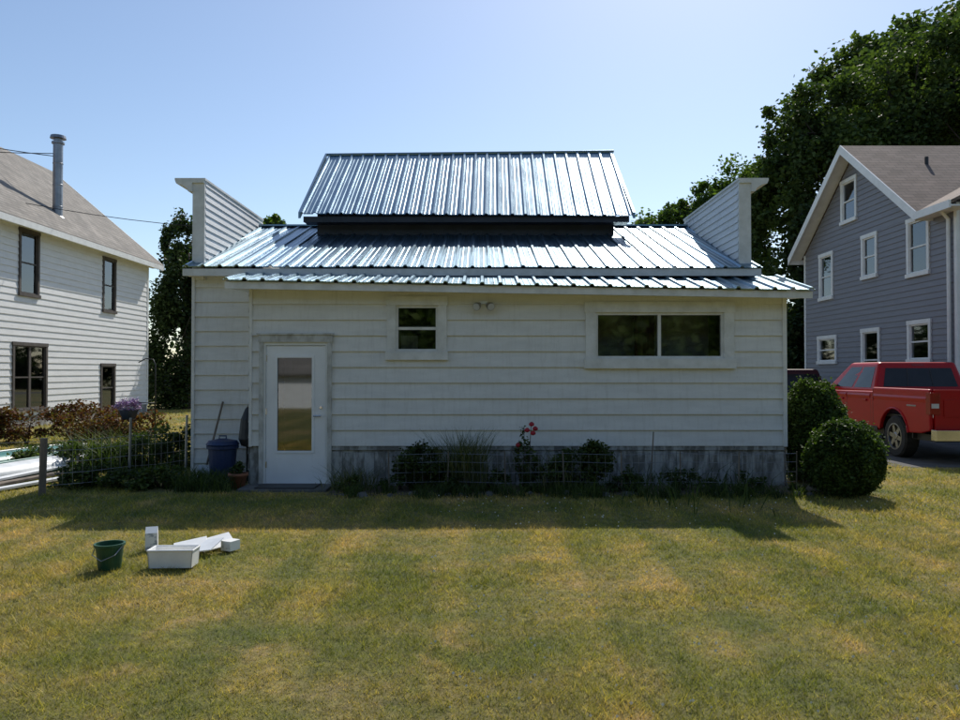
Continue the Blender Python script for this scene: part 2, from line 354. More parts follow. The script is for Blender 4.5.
# ------------------------------------------------------------------ ground
B=MB()
nx,ny=60,60; xs=np.linspace(-1,1,nx+1); 
g=np.sign(xs)*np.abs(xs)**3*600
vs=[(x,y+8,0) for y in g for x in g]; fs=[(j*(nx+1)+i,j*(nx+1)+i+1,(j+1)*(nx+1)+i+1,(j+1)*(nx+1)+i) for j in range(ny) for i in range(nx)]
B.add(vs,fs,'ground'); B.obj('ground')
def lawn_band(y0,y1,dens,h0,h1,w):
    yy=rng.uniform(y0,y1,int(dens*(y1-y0)*2*(.72*(y0+y1)/2+1.5))); X=(.72*yy+1.5)*rng.uniform(-1,1,len(yy)); n=len(yy)
    keep=~((yy>9.9)&(X>-4.6)&(X<4.7)) & ~((yy>12.4)&(X>7.2)&(X<11)) & ~((yy>15)&(X<-13)) & ~((yy>17)&(X>10.8))
    yy=yy[keep];X=X[keep];n=len(yy)
    patch=.5+.5*np.sin(X*2.1+np.sin(yy*1.7)*1.5)*np.sin(yy*1.9+np.cos(X*1.3))
    tuft=(np.sin(X*11+np.sin(yy*7)*2)*np.sin(yy*12+np.cos(X*9)*2)>.45)
    h=rng.uniform(h0,h1,n)*(.5+.6*patch)*np.where(tuft,1.4,.85); th=rng.uniform(0,2*np.pi,n); ph=rng.uniform(0,2*np.pi,n); L=h*rng.uniform(.3,1.5,n)
    wx,wy=np.cos(th)*w/2,np.sin(th)*w/2
    V=np.stack([np.stack([X-wx,yy-wy,np.zeros(n)],1),np.stack([X+wx,yy+wy,np.zeros(n)],1),np.stack([X+np.cos(ph)*L,yy+np.sin(ph)*L,h],1)],1)
    return V.reshape(-1,3)
V=np.concatenate([lawn_band(2.2,5,6500,.018,.048,.0045),lawn_band(5,8,3600,.02,.05,.006),lawn_band(8,14,1200,.025,.06,.010),lawn_band(14,32,180,.03,.08,.025)])
np_obj('lawn_grass',V,3,'blade')
n=420; y=rng.uniform(3,9.5,n); x=y*.66*rng.uniform(-.1,1,n); s=rng.uniform(.005,.010,(n,1)); c=np.stack([x,y,rng.uniform(.03,.05,n)],1)
Vc=np.stack([c+s*[-1,0,0],c+s*[0,0,-1],c+s*[1,0,0],c+s*[0,0,1]],1).reshape(-1,3); np_obj('clover_flowers',Vc,4,'white')
B=MB(); B.poly([(7.0,12.6,.004),(10.9,12.6,.004),(10.9,60,.004),(7.0,60,.004)],'asphalt'); B.obj('driveway')
B=MB(); B.poly([(-2.0,9.75,.004),(4.6,9.8,.004),(4.7,10.59,.004),(-2.0,10.59,.004)],'soil'); B.obj('garden_bed')
# ------------------------------------------------------------------ main building
H=empty('white_metal_roof_building')
FA=((-3.25,10.6),(1,0),(0,-1)); 
ax=lambda X:X+3.25
B=MB()
wins=[(ax(-1.19),ax(-.59),1.89,2.54),(ax(1.63),ax(3.44),1.79,2.44)]
door=(ax(-3.05),ax(-2.15),0,2.0)
siding(B,FA,7.56,.56,2.80,.222,'siding',openings=wins+[door],butt=.026,jit=1)
B.box(-3.255,-3.215,10.562,10.62,.55,2.8,'siding'); B.box(4.27,4.325,10.562,10.62,.55,2.8,'siding')
B.obj('addition_siding',H)
B=MB()
B.box(-3.25,-3.06,10.61,10.75,-.1,.56,'found'); B.box(-2.10,4.3,10.615,10.75,-.1,.559,'found')
B.box(-2.1,4.3,10.585,10.61,.50,.558,'found')
for i in range(42):
    x=-2.09+i*.152; z=random.uniform(.46,.50); B.box(x,x+.147,10.594+random.uniform(-.003,.003),10.612,.0,z,'found') 
B.obj('foundation',H)
B=MB()
siding(B,((4.31,10.6),(0,1),(1,0)),.8,.0,2.95,.222,'siding'); siding(B,((-3.25,11.4),(0,-1),(-1,0)),.8,.0,2.9,.222,'siding')
FM=((-4.36,11.4),(1,0),(0,-1)); siding(B,FM,8.47,.0,3.12,.222,'siding',butt=.026)
siding(B,((-4.36,17.3),(0,-1),(-1,0)),5.9,.0,4.35,.222,'siding'); siding(B,((4.11,11.4),(0,1),(1,0)),5.9,0,4.35,.222,'siding')
B.box(-4.36,4.11,17.25,17.3,0,3.1,'siding')
B.box(-4.375,-4.33,11.362,11.42,0,3.1,'siding')
B.obj('main_walls',H)
B=MB()
window(B,FA,*wins[0],tr=.12,style='double',tk='trimgrey',curt=[(wins[0][0],wins[0][1],2.20,2.26,'curtain'),(wins[0][0]+.06,wins[0][0]+.3,1.93,2.12,'curtain')])
B.obj('small_window',H)
B=MB()
w=wins[1]; window(B,FA,*w,tr=.14,style='slider',tk='trimgrey',depth=1.2,curt=[(w[0]+.58,w[0]+.86,1.80,2.4,'curtain_red')])
B.obj('large_slider_window',H)
B=MB()
a0,a1=door[0],door[1]
fbox(B,FA,a0-.06,a0,-.02,.05,0,2.019,'peel'); fbox(B,FA,a1,a1+.06,-.02,.05,0,2.019,'peel'); fbox(B,FA,a0-.075,a1+.075,-.02,.058,2.02,2.12,'peel'); fbox(B,FA,a0-.09,a1+.09,-.02,.075,2.121,2.145,'peel')
fbox(B,FA,a0,a1,-.02,.03,1.975,2.0199,'white'); fbox(B,FA,a0,a0+.03,-.02,.03,.02,1.975,'white'); fbox(B,FA,a1-.03,a1,-.02,.03,.02,1.975,'white')
fbox(B,FA,a0-.02,a1+.02,-.02,.07,-.02,.02,'peel')
B.obj('door_frame',H)
B=MB()
d0,d1=a0+.033,a1-.033; g0,g1=ax(-2.87),ax(-2.36)
fbox(B,FA,d0,g0,-.03,.012,.03,1.97,'doorw'); fbox(B,FA,g1,d1,-.03,.012,.03,1.97,'doorw')
fbox(B,FA,g0,g1,-.03,.012,1.81,1.97,'doorw'); fbox(B,FA,g0,g1,-.03,.012,.03,.48,'doorw')
for (p,q,r,s_) in ((g0-.025,g0+.012,.455,1.835),(g1-.012,g1+.025,.455,1.835)): fbox(B,FA,p,q,.0,.024,r,s_,'doorw')
fbox(B,FA,g0+.012,g1-.012,.0,.023,1.80,1.835,'doorw'); fbox(B,FA,g0+.012,g1-.012,.0,.023,.455,.49,'doorw')
O,u,n_=FA; B.poly([fpt(O,u,n_,g0,-.005,.48),fpt(O,u,n_,g1,-.005,.48),fpt(O,u,n_,g1,-.005,1.81),fpt(O,u,n_,g0,-.005,1.81)],'doorglass')
fbox(B,FA,g0-.1,g1+.1,-.9,-.85,.3,2.0,'dark'); fbox(B,FA,g0-.12,g0-.1,-.85,-.04,.3,2.0,'dark'); fbox(B,FA,g1+.1,g1+.12,-.85,-.04,.3,2.0,'dark'); fbox(B,FA,g0-.1,g1+.1,-.85,-.04,.28,.3,'dark')
B.tube([fpt(O,u,n_,d1-.06,.012,.98),fpt(O,u,n_,d1-.06,.06,.98),fpt(O,u,n_,d1-.16,.06,.98)],.011,'chrome',8)
B.tube([fpt(O,u,n_,d1-.06,.012,1.10),fpt(O,u,n_,d1-.06,.03,1.10)],.022,'chrome',10)
for z in (.25,1.0,1.75): fbox(B,FA,d0-.012,d0+.012,.012,.022,z,z+.09,'chrome')
B.obj('door',H,bevel=.003)
B=MB(); B.lathe((.05,10.57,2.56),[(0,.0),(.05,0),(.05,.02),(0,.02)],'white_pl',14)
B.box(-.01,.11,10.53,10.58,2.555,2.60,'white_pl')
for sx in (-1,1):
    c=Vector((.05+sx*.07,10.50,2.54)); d=Vector((sx*.35,-.8,-.35)).normalized()
    B.tube([Vector((.05+sx*.03,10.55,2.57)),c],.014,'white_pl',8); B.tube([c-d*.03,c+d*.02,c+d*.07,c+d*.09],[.03,.045,.058,.056],'alloy',14); B.tube([c+d*.085,c+d*.093],.05,'lightlens',14)
B.obj('flood_light',H)
eL=(-3.52,10.22,2.865); eR=(4.58,10.22,2.725); tL=(-3.52,11.45,3.12); tR=(4.58,11.45,3.06)
B=MB(); ribroof(B,eL,eR,tL,tR,rows=3,sp=.25,h=.03); B.obj('addition_metal_roof',H)
B=MB()
B.hexa([(-3.50,10.26,2.745),(4.56,10.26,2.61),(4.56,10.29,2.61),(-3.50,10.29,2.745)],[(-3.50,10.26,2.845),(4.56,10.26,2.705),(4.56,10.29,2.705),(-3.50,10.29,2.845)],'trimgrey')
B.hexa([(-3.50,10.29,2.76),(4.56,10.29,2.625),(4.56,11.3,2.70),(-3.50,11.3,2.80)],[(-3.50,10.29,2.775),(4.56,10.29,2.64),(4.56,11.3,2.715),(-3.50,11.3,2.815)],'white')
B.poly([(4.55,10.27,2.62),(4.55,11.4,2.7),(4.55,11.4,3.04),(4.55,10.27,2.71)],'white'); B.poly([(-3.49,10.27,2.76),(-3.49,11.4,2.8),(-3.49,11.4,3.1),(-3.49,10.27,2.85)],'white')
B.obj('addition_fascia',H)
B=MB(); ribroof(B,(-4.42,11.1,3.17),(4.2,11.1,3.15),(-4.17,14.2,4.36),(3.95,14.2,4.36),rows=8,sp=.25,h=.026,wob=.006)
B.box(-4.19,3.94,14.1,14.3,4.355,4.385,'metal')
B.poly([(-4.2,14.2,4.34),(3.95,14.2,4.34),(3.95,17.4,3.1),(-4.2,17.4,3.1)],'metal'); B.obj('main_metal_roof',H)
B=MB(); B.box(-4.42,4.18,11.12,11.15,3.03,3.135,'trimgrey'); B.box(-4.42,4.18,11.15,11.4,3.05,3.07,'white'); B.box(-4.40,4.16,11.15,11.5,3.10,3.125,'dark'); B.obj('main_fascia',H)
for sx,xi,xo,nm in ((-1,-4.18,-4.35,'parapet_west'),(1,3.93,4.10,'parapet_east')):
    B=MB()
    Y0,Y1,ZT=11.35,14.35,4.46
    a,b_=sorted((xi+sx*.02,xo-sx*.02)); B.box(a,b_,Y0+.02,Y1,3.0,ZT,'siding')
    if sx<0: siding(B,((xi,Y0),(0,1),(1,0)),Y1-Y0,3.0,ZT,.11,'siding2',butt=.018)
    else: siding(B,((xi,Y1),(0,-1),(-1,0)),Y1-Y0,3.0,ZT,.11,'siding2',butt=.018)
    a,b_=sorted((xi-sx*.012,xo)); B.box(a,b_,Y0-.04,Y0+.015,3.06,ZT,'trimgrey')
    pr=[(0,.0),(.06,.0),(.08,.05),(.16,.10),(.24,.12),(.26,.17),(.26,.20),(-.20,.20),(-.20,.17),(-.18,.16),(-.18,.13),(0,.13)]
    P0=[(xo+sx*p,Y0-.07,ZT-.13+q) for p,q in pr]; P1=[(xo+sx*p,Y1,ZT-.13+q) for p,q in pr]; k=len(pr)
    B.add(P0+P1,[tuple(range(k)),tuple(range(k,2*k))]+[(i,(i+1)%k,k+(i+1)%k,k+i) for i in range(k)],'trimgrey')
    B.obj(nm,H)
B=MB(); B.box(-2.92,2.40,13.42,17.1,3.9,4.6,'shadewall')
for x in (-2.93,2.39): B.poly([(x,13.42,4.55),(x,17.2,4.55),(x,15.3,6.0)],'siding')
B.obj('upper_walls',H)
B=MB(); ribroof(B,(-3.14,13.05,4.37),(2.66,13.05,4.33),(-3.10,15.3,6.03),(2.70,15.3,6.10),rows=6,sp=.23,h=.024)
B.poly([(-3.10,15.3,6.01),(2.70,15.3,6.07),(2.66,17.5,4.3),(-3.14,17.5,4.3)],'metal')
B.obj('upper_metal_roof',H)
B=MB(); B.tube([(-3.14,15.3,6.05),(2.74,15.3,6.12)],.03,'metal',8)
B.box(-3.1,2.62,13.12,13.15,4.23,4.33,'shadewall'); B.box(-3.1,2.62,13.15,13.45,4.24,4.26,'shadewall')
for x,x2,dz in ((-3.17,-3.13,0),(2.67,2.71,.04)): B.hexa([(x,13.04,4.28),(x2,13.04,4.28),(x2,15.3,5.96+dz),(x,15.3,5.96+dz)],[(x,13.04,4.39),(x2,13.04,4.39),(x2,15.3,6.08+dz),(x,15.3,6.08+dz)],'metal')
B.obj('upper_roof_trim',H)
# ------------------------------------------------------------------ left neighbour house
L=empty('white_neighbor_house')
X0=-13.0; FL=((X0,17.0),(0,1),(1,0)); ly=lambda Y:Y-17.0
lw=[(ly(21.15),ly(21.95),3.85,5.60,'double'),(ly(25.85),ly(26.6),3.75,5.50,'double'),(ly(20.9),ly(22.4),.55,2.35,'pair'),(ly(25.75),ly(26.6),.30,1.80,'double')]
B=MB(); siding(B,FL,12.3,.35,5.80,.19,'siding2',openings=[w[:4] for w in lw],butt=.02)
B.box(X0-.0,X0+.03,29.22,29.33,.3,5.8,'white'); B.box(-21,X0,29.25,29.3,0,5.8,'siding2'); B.box(-21,X0-.05,17.0,17.05,0,5.8,'siding2')
B.poly([(-21,29.28,5.8),(X0,29.28,5.8),(-17,29.28,9.1)],'siding2'); B.poly([(-21,17.02,5.8),(X0,17.02,5.8),(-17,17.02,9.1)],'siding2'); B.obj('walls',L)
B=MB(); B.box(X0-.2,X0-.01,17,29.25,-.1,.36,'found'); B.obj('foundation',L)
for w in lw:
    B=MB(); window(B,FL,*w[:4],tr=.09,style=w[4],tk='darkwood'); B.obj('window',L)
B=MB()
for sx in (1,-1):
    xe=-17+sx*4.45; ze=5.72; zr=9.48
    B.hexa([(xe,16.6,ze),(xe,29.7,ze),(-17,29.7,zr),(-17,16.6,zr)],[(xe,16.6,ze+.1),(xe,29.7,ze+.1),(-17,29.7,zr+.1),(-17,16.6,zr+.1)],'shingleL')
B.obj('shingle_roof',L)
B=MB(); B.box(-12.58,-12.545,16.6,29.7,5.62,5.80,'white'); B.box(-13,-12.58,16.6,29.7,5.70,5.72,'white')
B.hexa([(-12.6,29.70,5.60),(-12.6,29.73,5.60),(-17,29.73,9.36),(-17,29.70,9.36)],[(-12.55,29.70,5.82),(-12.55,29.73,5.82),(-17,29.73,9.6),(-17,29.70,9.6)],'white')
B.obj('eave_trim',L)
B=MB(); cx,cy=-13.62,24.1
B.lathe((cx,cy,6.2),[(.24,0),(.22,.35),(.16,.42)],'steel'); B.lathe((cx,cy,6.2),[(.145,.2),(.145,2.75),(.19,2.76),(.19,2.82),(.13,2.83)],'steel')
B.lathe((cx,cy,6.2),[(.13,2.84),(.13,2.92),(.24,2.93),(.22,3.02),(0,3.08)],'steel')
for t in range(3): B.lathe((cx,cy,6.9+t*.7),[(.145,0),(.155,.01),(.155,.04),(.145,.05)],'steel')
B.obj('stove_pipe_chimney',L,smooth=False)
# ------------------------------------------------------------------ right neighbour house
R=empty('gray_neighbor_house')
X1=11.1; ya=22.1; hw=3.45; ze=5.55; slope=.73
yn,yf=ya-hw,ya+hw
FR=((X1,yf),(0,-1),(-1,0)); ry=lambda px:yf-(X1*750/(px-480))
def rz(px,y): return CAMZ+(372-y)*(X1*750/(px-480))/750
def rw(pxa,pxb,yt,yb,st='double'):
    c=(pxa+pxb)/2; return (ry(pxa),ry(pxb),rz(c,yb),rz(c,yt),st)
rws=[rw(844.5,857,181,219),rw(822,833,256,297),rw(865,877,237,275),rw(911,929,220,272),rw(820,836,339,361),rw(864,879,332,388),rw(911,930,324,359)]
def lim(z):
    if z<=ze: return (0,yf-17.4)
    t=(z-ze)/slope
    return (t, 2*hw-t) if t<hw else (hw,hw)
B=MB(); siding(B,FR,yf-17.4,.4,ze+.0001,.15,'gray',openings=[w[:4] for w in rws],butt=.02)
siding(B,FR,2*hw,ze,ze+hw*slope,.15,'gray',openings=[w[:4] for w in rws],lim=lim,butt=.02)
B.box(X1,X1+9,17.40,17.45,0,ze,'gray'); B.box(X1,X1+9,yf,yf+.05,0,ze,'gray')
B.obj('walls',R)
B=MB(); B.box(X1+.01,X1+.2,17.4,yf,-.1,.41,'found'); B.obj('foundation',R)
B=MB(); B.box(X1-.03,X1+.05,yf-.08,yf+.03,.4,ze,'white'); B.box(X1-.03,X1+.05,17.37,17.48,.4,ze,'white')
B.tube([(X1-.08,17.6,.3),(X1-.08,17.6,ze-.35),(X1-.35,17.6,ze-.05)],.045,'white',8)
B.obj('corner_trim',R)
for w in rws:
    B=MB(); window(B,FR,*w[:4],tr=.10,style=w[4]); B.obj('window',R)
B=MB(); xo=X1-.42
zr=ze+hw*slope+.15; oh=.35; zeo=zr-(hw+oh)*slope
for s in (1,-1):
    e=ya+s*(hw+oh)
    B.hexa([(xo,e,zeo),(xo+10,e,zeo),(xo+10,ya,zr),(xo,ya,zr)],[(xo,e,zeo+.08),(xo+10,e,zeo+.08),(xo+10,ya,zr+.08),(xo,ya,zr+.08)],'shingleR')
B.obj('gable_roof',R)
B=MB()
for s in (1,-1):
    e=ya+s*(hw+oh)
    B.hexa([(xo-.03,e,zeo-.16),(xo,e,zeo-.16),(xo,ya,zr-.18),(xo-.03,ya,zr-.18)],[(xo-.03,e,zeo+.09),(xo,e,zeo+.09),(xo,ya,zr+.09),(xo-.03,ya,zr+.09)],'white')
    B.hexa([(xo,e,zeo-.03),(X1+.0,e,zeo-.03),(X1+.0,ya,zr-.03),(xo,ya,zr-.03)],[(xo,e,zeo-.01),(X1,e,zeo-.01),(X1,ya,zr-.01),(xo,ya,zr-.01)],'white')
    B.box(xo,xo+10,min(e,e-s*.03),max(e,e-s*.03),zeo-.14,zeo+.02,'white')
B.obj('rake_trim',R)
B=MB()
B.hexa([(X1-.45,16.9,5.42),(X1-.45,18.35,5.42),(X1+4,20.8,7.6),(X1+4,16.9,7.6)],[(X1-.45,16.9,5.50),(X1-.45,18.35,5.50),(X1+4,20.8,7.7),(X1+4,16.9,7.7)],'shingleR2')
B.box(X1-.50,X1-.45,16.9,18.3,5.32,5.50,'white'); B.box(X1-.45,X1,16.9,18.3,5.36,5.40,'white')
B.obj('ell_roof',R)
B=MB(); B.tube([(X1+1.4,20.9,7.2),(X1+1.4,20.9,7.62)],.05,'black',10); B.obj('vent_pipe',R)
# ------------------------------------------------------------------ vehicles
def on_face(q,s0,s1,t0,t1,off):
    a,b_,c,d=[Vector(p) for p in q]; n=(b_-a).cross(d-a).normalized()
    f=lambda s,t:(a.lerp(b_,s)).lerp(d.lerp(c,s),t)+n*off
    return [f(s0,t0),f(s1,t0),f(s1,t1),f(s0,t1)]
def wheel(B,x,y,r,w,side):
    s=side
    B.lathe((x,y,r),[(r*.62,-w/2),(r*.92,-w/2),(r,-w/2+.03),(r,w/2-.03),(r*.92,w/2),(r*.62,w/2)],'rubber',28,'x')
    xf=s*(w/2-.01)
    B.lathe((x,y,r),[(r*.62,s*w/2),(r*.60,xf-s*.03),(r*.2,xf-s*.06),(0,xf-s*.05)],'black',28,'x')
    B.lathe((x,y,r),[(r*.64,s*(w/2+.002)),(r*.58,s*(w/2+.004)),(r*.56,xf-s*.02)],'alloy',28,'x')
    for i in range(6):
        t=i*math.pi/3+.2; c,sn=math.cos(t),math.sin(t); p=[(r*.1,-.045),(r*.1,.045),(r*.6,.035),(r*.6,-.035)]
        pts=[(y+a*c-b*sn,r+a*sn+b*c) for a,b in p]
        B.poly([(x+xf-s*.004,yy,zz) for yy,zz in pts],'alloy')
    B.lathe((x,y,r),[(r*.2,xf-s*.003),(r*.16,xf+s*.01),(0,xf+s*.012)],'alloy',16,'x')
def arc(cy,cz,r,z0,k=12):
    t0=math.asin((z0-cz)/r); return [(cy+r*math.cos(t),cz+r*math.sin(t)) for t in [t0+(math.pi-2*t0)*i/k for i in range(k+1)]]
def pickup(name,loc,rz_,pk='redpaint'):
    T=empty(name,loc,rz_); W=.98; Lr=5.7; cyr,cyf=1.2,4.75; wr=.39
    top=[(5.66,.62),(5.68,.95),(5.6,1.08),(5.3,1.13),(4.15,1.20),(1.98,1.22),(1.97,1.30),(.04,1.30),(.02,.58)]
    prof=[(.02,.58),(.3,.52)]+arc(cyr,.42,.5,.5)[::-1]+arc(cyf,.42,.5,.5)[::-1]+[(5.6,.5)]+top[:-1]
    B=MB()
    for s in (-1,1): B.prism(prof,*(sorted((s*W,s*(W-.07)))),pk)
    B.box(-W+.07,W-.07,1.98,4.15,.45,1.2,pk)
    B.hexa([(-W+.07,4.15,.9),(W-.07,4.15,.9),(W-.07,5.6,.9),(-W+.07,5.6,.9)],[(-W+.07,4.15,1.21),(W-.07,4.15,1.21),(W-.07,5.55,1.09),(-W+.07,5.55,1.09)],pk)
    B.obj('body',T,bevel=.025)
    B=MB()
    for s in (-1,1):
        for y0,y1 in ((.12,1.93),(2.08,3.02),(3.08,4.12)):
            B.hexa([(s*W,y0,1.06),(s*W,y1,1.06),(s*(W+.0),y1,1.0),(s*(W+.0),y0,1.0)],[(s*(W+.014),y0,1.13),(s*(W+.014),y1,1.13),(s*(W+.001),y1,1.17),(s*(W+.001),y0,1.17)],pk)
    B.obj('body_crease',T)
    B=MB(); B.box(-.84,.84,.1,5.5,.38,.5,'black'); B.box(-.9,.9,.08,1.97,.74,.80,'black')
    for y in (cyr,cyf):
        for s in (-1,1):
            a,b_=sorted((s*.60,s*.905)); B.box(a,b_,y-.52,y-.49,.4,.92,'black'); B.box(a,b_,y+.49,y+.52,.4,.92,'black'); B.box(a,b_,y-.5,y+.5,.925,.95,'black')
            pts=[(s*(W+.005),q[0],q[1]) for q in arc(y,.42,.505,.5,14)]; B.tube(pts,.018,pk,6)
    for s in (-1,1): a,b_=sorted((s*(W+.003),s*(W-.01))); B.box(a,b_,1.8,4.2,.46,.54,'black')
    B.obj('underbody',T)
    B=MB(); B.box(-.90,.90,.0,.06,.60,1.29,pk); B.box(-.75,.75,-.012,.0,.82,1.12,pk); B.box(-.12,.12,-.025,-.012,1.13,1.20,'black')
    B.box(-.14,.14,-.018,-.012,.92,1.0,'chrome')
    B.obj('tailgate',T,bevel=.01)
    B=MB(); B.box(-.97,.97,-.16,.0,.42,.60,'chrome'); B.box(-.4,.4,-.165,-.16,.5,.59,'black'); B.box(-.16,.16,-.175,-.16,.44,.55,'white'); B.obj('rear_bumper',T,bevel=.025)
    B=MB()
    for s in (-1,1):
        a,b_=sorted((s*.82,s*.99)); B.box(a,b_,-.012,.12,.86,1.24,'tail'); B.box(a+.02,b_-.02,-.018,-.012,.97,1.05,'lightlens')
        a,b_=sorted((s*.7,s*.99)); B.box(a,b_,5.45,5.7,.78,1.0,'lightlens')
    B.obj('lights',T,bevel=.015)
    B=MB(); B.box(-.68,.68,5.62,5.72,.68,1.04,'black'); B.box(-.95,.95,5.6,5.8,.42,.64,'chrome'); B.obj('front_bumper_grille',T,bevel=.02)
    bl=[(-.93,2.0,1.2),(.93,2.0,1.2),(.93,4.2,1.2),(-.93,4.2,1.2)]; tp=[(-.76,2.14,1.80),(.76,2.14,1.80),(.74,3.35,1.80),(-.74,3.35,1.80)]
    B=MB(); B.hexa(bl,tp,pk); B.obj('cab',T,bevel=.05)
    B=MB()
    rear=[bl[0],bl[1],tp[1],tp[0]]; right=[bl[1],bl[2],tp[2],tp[1]]; fr=[bl[2],bl[3],tp[3],tp[2]]; left=[bl[3],bl[0],tp[0],tp[3]]
    B.poly(on_face(rear,.09,.91,.18,.80,.004),'cglass'); B.poly(on_face(fr,.06,.94,.1,.92,.004),'cglass')
    B.poly(on_face(right,.08,.42,.14,.84,.004),'cglass'); B.poly(on_face(right,.47,.83,.14,.84,.004),'cglass')
    B.poly(on_face(left,.17,.53,.14,.84,.004),'cglass'); B.poly(on_face(left,.58,.92,.14,.84,.004),'cglass')
    for q in (.36,.64): 
        p=on_face(rear,q-.006,q+.006,.18,.80,.008); B.poly(p,'black')
    p=on_face(rear,.42,.58,.87,.93,.006); B.poly(p,'tail')
    B.obj('windows',T)
    B=MB()
    for s in (-1,1):
        for y in (2.05,3.05,4.15): a,b_=sorted((s*(W+.001),s*(W-.02))); B.box(a,b_,y-.006,y+.006,.56,1.19,'black')
        for y in (2.2,3.2): a,b_=sorted((s*(W+.03),s*(W-.01))); B.box(a,b_,y,y+.17,1.02,1.055,pk)
        a,b_=sorted((s*(W+.002),s*(W-.02))); B.box(a,b_,1.955,1.97,.55,1.28,'black')
        a,b_=sorted((s*(W-.02),s*(W+.20))); B.box(a,b_,3.88,3.98,1.16,1.38,'black')
        a,b_=sorted((s*(W+.003),s*(W-.02))); B.box(a,b_,.45,.75,.98,1.01,'alloy')
    B.obj('door_seams_mirrors',T,bevel=.004)
    B=MB()
    for s in (-1,1):
        for y in (cyr,cyf): wheel(B,s*.83,y,wr,.27,s)
    B.obj('wheels',T)
    return T
m,nt,b=newmat('car_glass'); b.inputs['Roughness'].default_value=.12; b.inputs['Specular IOR Level'].default_value=.35; M['cglass']=m
nt.links.new(ramp(nt,noise(nt,pos(nt),3),[(.3,(.008,.01,.012)),(.7,(.02,.022,.025))]),b.inputs['Base Color'])
def car(name,loc,rz_,pk,Lc=4.6,W=.9,hb=.98,ht=1.68,suv=True):
    T=empty(name,loc,rz_); wr=.34; cyr,cyf=.85,Lc-.85
    prof=[(.03,.45)]+arc(cyr,.36,.42,.42)[::-1]+arc(cyf,.36,.42,.42)[::-1]+[(Lc-.03,.42),(Lc,.7),(Lc-.1,hb-.12),(Lc*.72,hb),(.1 if suv else .9,hb),(.02,hb-.05)]
    B=MB(); B.prism(prof,-W,W,pk); B.obj('body',T,bevel=.05)
    yb=.05 if suv else .7
    bl=[(-W+.04,yb,hb-.02),(W-.04,yb,hb-.02),(W-.04,Lc*.74,hb-.02),(-W+.04,Lc*.74,hb-.02)]; tp=[(-W+.2,yb+.3,ht),(W-.2,yb+.3,ht),(W-.2,Lc*.56,ht),(-W+.2,Lc*.56,ht)]
    B=MB(); B.hexa(bl,tp,pk); B.obj('cabin',T,bevel=.06)
    B=MB()
    F=[[bl[0],bl[1],tp[1],tp[0]],[bl[1],bl[2],tp[2],tp[1]],[bl[2],bl[3],tp[3],tp[2]],[bl[3],bl[0],tp[0],tp[3]]]
    for q in (0,2): B.poly(on_face(F[q],.08,.92,.12,.80,.005),'cglass')
    for q in (1,3):
        for a,b_ in ((.08,.33),(.36,.62),(.65,.90)): B.poly(on_face(F[q],a,b_,.12,.80,.005),'cglass')
    B.obj('windows',T)
    B=MB()
    for s in (-1,1):
        for y in (cyr,cyf): wheel(B,s*(W-.1),y,wr,.22,s)
    B.obj('wheels',T)
    B=MB()
    for s in (-1,1):
        a,b_=sorted((s*(W-.16),s*(W+.01))); B.box(a,b_,-.01,.06,hb-.3,hb,'tail'); B.box(a,b_,Lc-.12,Lc+.0,.62,.8,'lightlens')
    B.box(-W*.9,W*.9,-.06,.05,.4,.6,pk); B.box(-W*.9,W*.9,Lc-.05,Lc+.05,.35,.6,pk); B.box(-.26,.26,-.07,-.055,.62,.74,'white')
    B.obj('lights_bumpers',T,bevel=.01)
    return T
pickup('red_pickup_truck',(8.76,12.95,0),math.radians(-1))
car('maroon_suv',(8.75,20.6,0),0,'maroon')
car('parked_car',(-17.0,44,0),math.radians(70),'greyp',suv=False,ht=1.4,hb=.85)
car('parked_car',(-14.0,46,0),math.radians(80),'maroon',suv=True)
# ------------------------------------------------------------------ trees
tree('maple_tree',(19,33),[(15.3,33,9.5,3.0,3,3.6),(17.3,34,12.4,3.2,3,2.8),(19.8,33,14.6,2.6,3,2.3),(22.5,34,15.3,3.2,3.4,2.6),(22,32,10.5,4,4,4),(17,32,6,3.5,3.5,3.2),(13.8,33,5.5,2.2,2.5,3.6),(26,34,13,4,4,4),(14.2,33,12.2,1.7,2,1.8),(13.0,33,9.2,1.4,2,1.8)],135000,.22,'leafbig',.42,sub=34,spread=.33)
tree('maple_tree',(21,42),[(21,42,17,4,4,3),(26,42,18.5,4.5,4.5,3.5),(24,42,12,5,5,5)],50000,.30,'leafbig',.45,sub=30,spread=.32)
tree('ash_tree',(10.8,36),[(9.4,36,6.4,2.4,2.3,2.6),(11.8,36.5,8.0,2.2,2.3,2.6),(7.6,36,6.9,1.6,2,1.8),(9.9,36,8.6,1.4,1.4,1.3),(13.0,36,10.0,1.8,1.8,1.7),(8.5,36,7.9,1.4,1.3,1.2),(11.3,36,9.8,1.2,.9,1.0),(6.9,36.3,7.3,.8,.8,.9)],72000,.18,'leaflight',.25,sub=28,spread=.36)
tree('ash_tree',(14.2,29),[(14.4,29,4.2,1.9,2,3.0),(13.2,29.5,2.5,1.6,1.8,2.4),(12.9,29,6,1.1,1.2,2.0),(12.2,29,1.6,1.3,1.3,1.4)],26000,.22,'leafdark',.22)
tree('cedar_tree',(-13.0,33),[(-13.4,33,2.2,1.5,1.5,2.4),(-13.4,33,5.0,1.2,1.3,2.2),(-13.2,33,7.0,.8,.9,1.5),(-11.8,34,4.5,1.4,1.4,3.2)],36000,.17,'leafdark',.25,sub=26)
tree('ash_tree',(-10.5,37),[(-10.6,37,6.2,1.6,1.6,2.0),(-10.4,37,8.5,.8,.9,.9)],14000,.20,'leaflight',.2)
bl=[(x+random.uniform(-2,2),75+random.uniform(-4,4),random.uniform(2.5,4),5,4,random.uniform(3,5)) for x in np.arange(-70,75,6)]
np_obj('distant_trees',foliage(bl,42000,.7,14,.5),4,'leafdark')
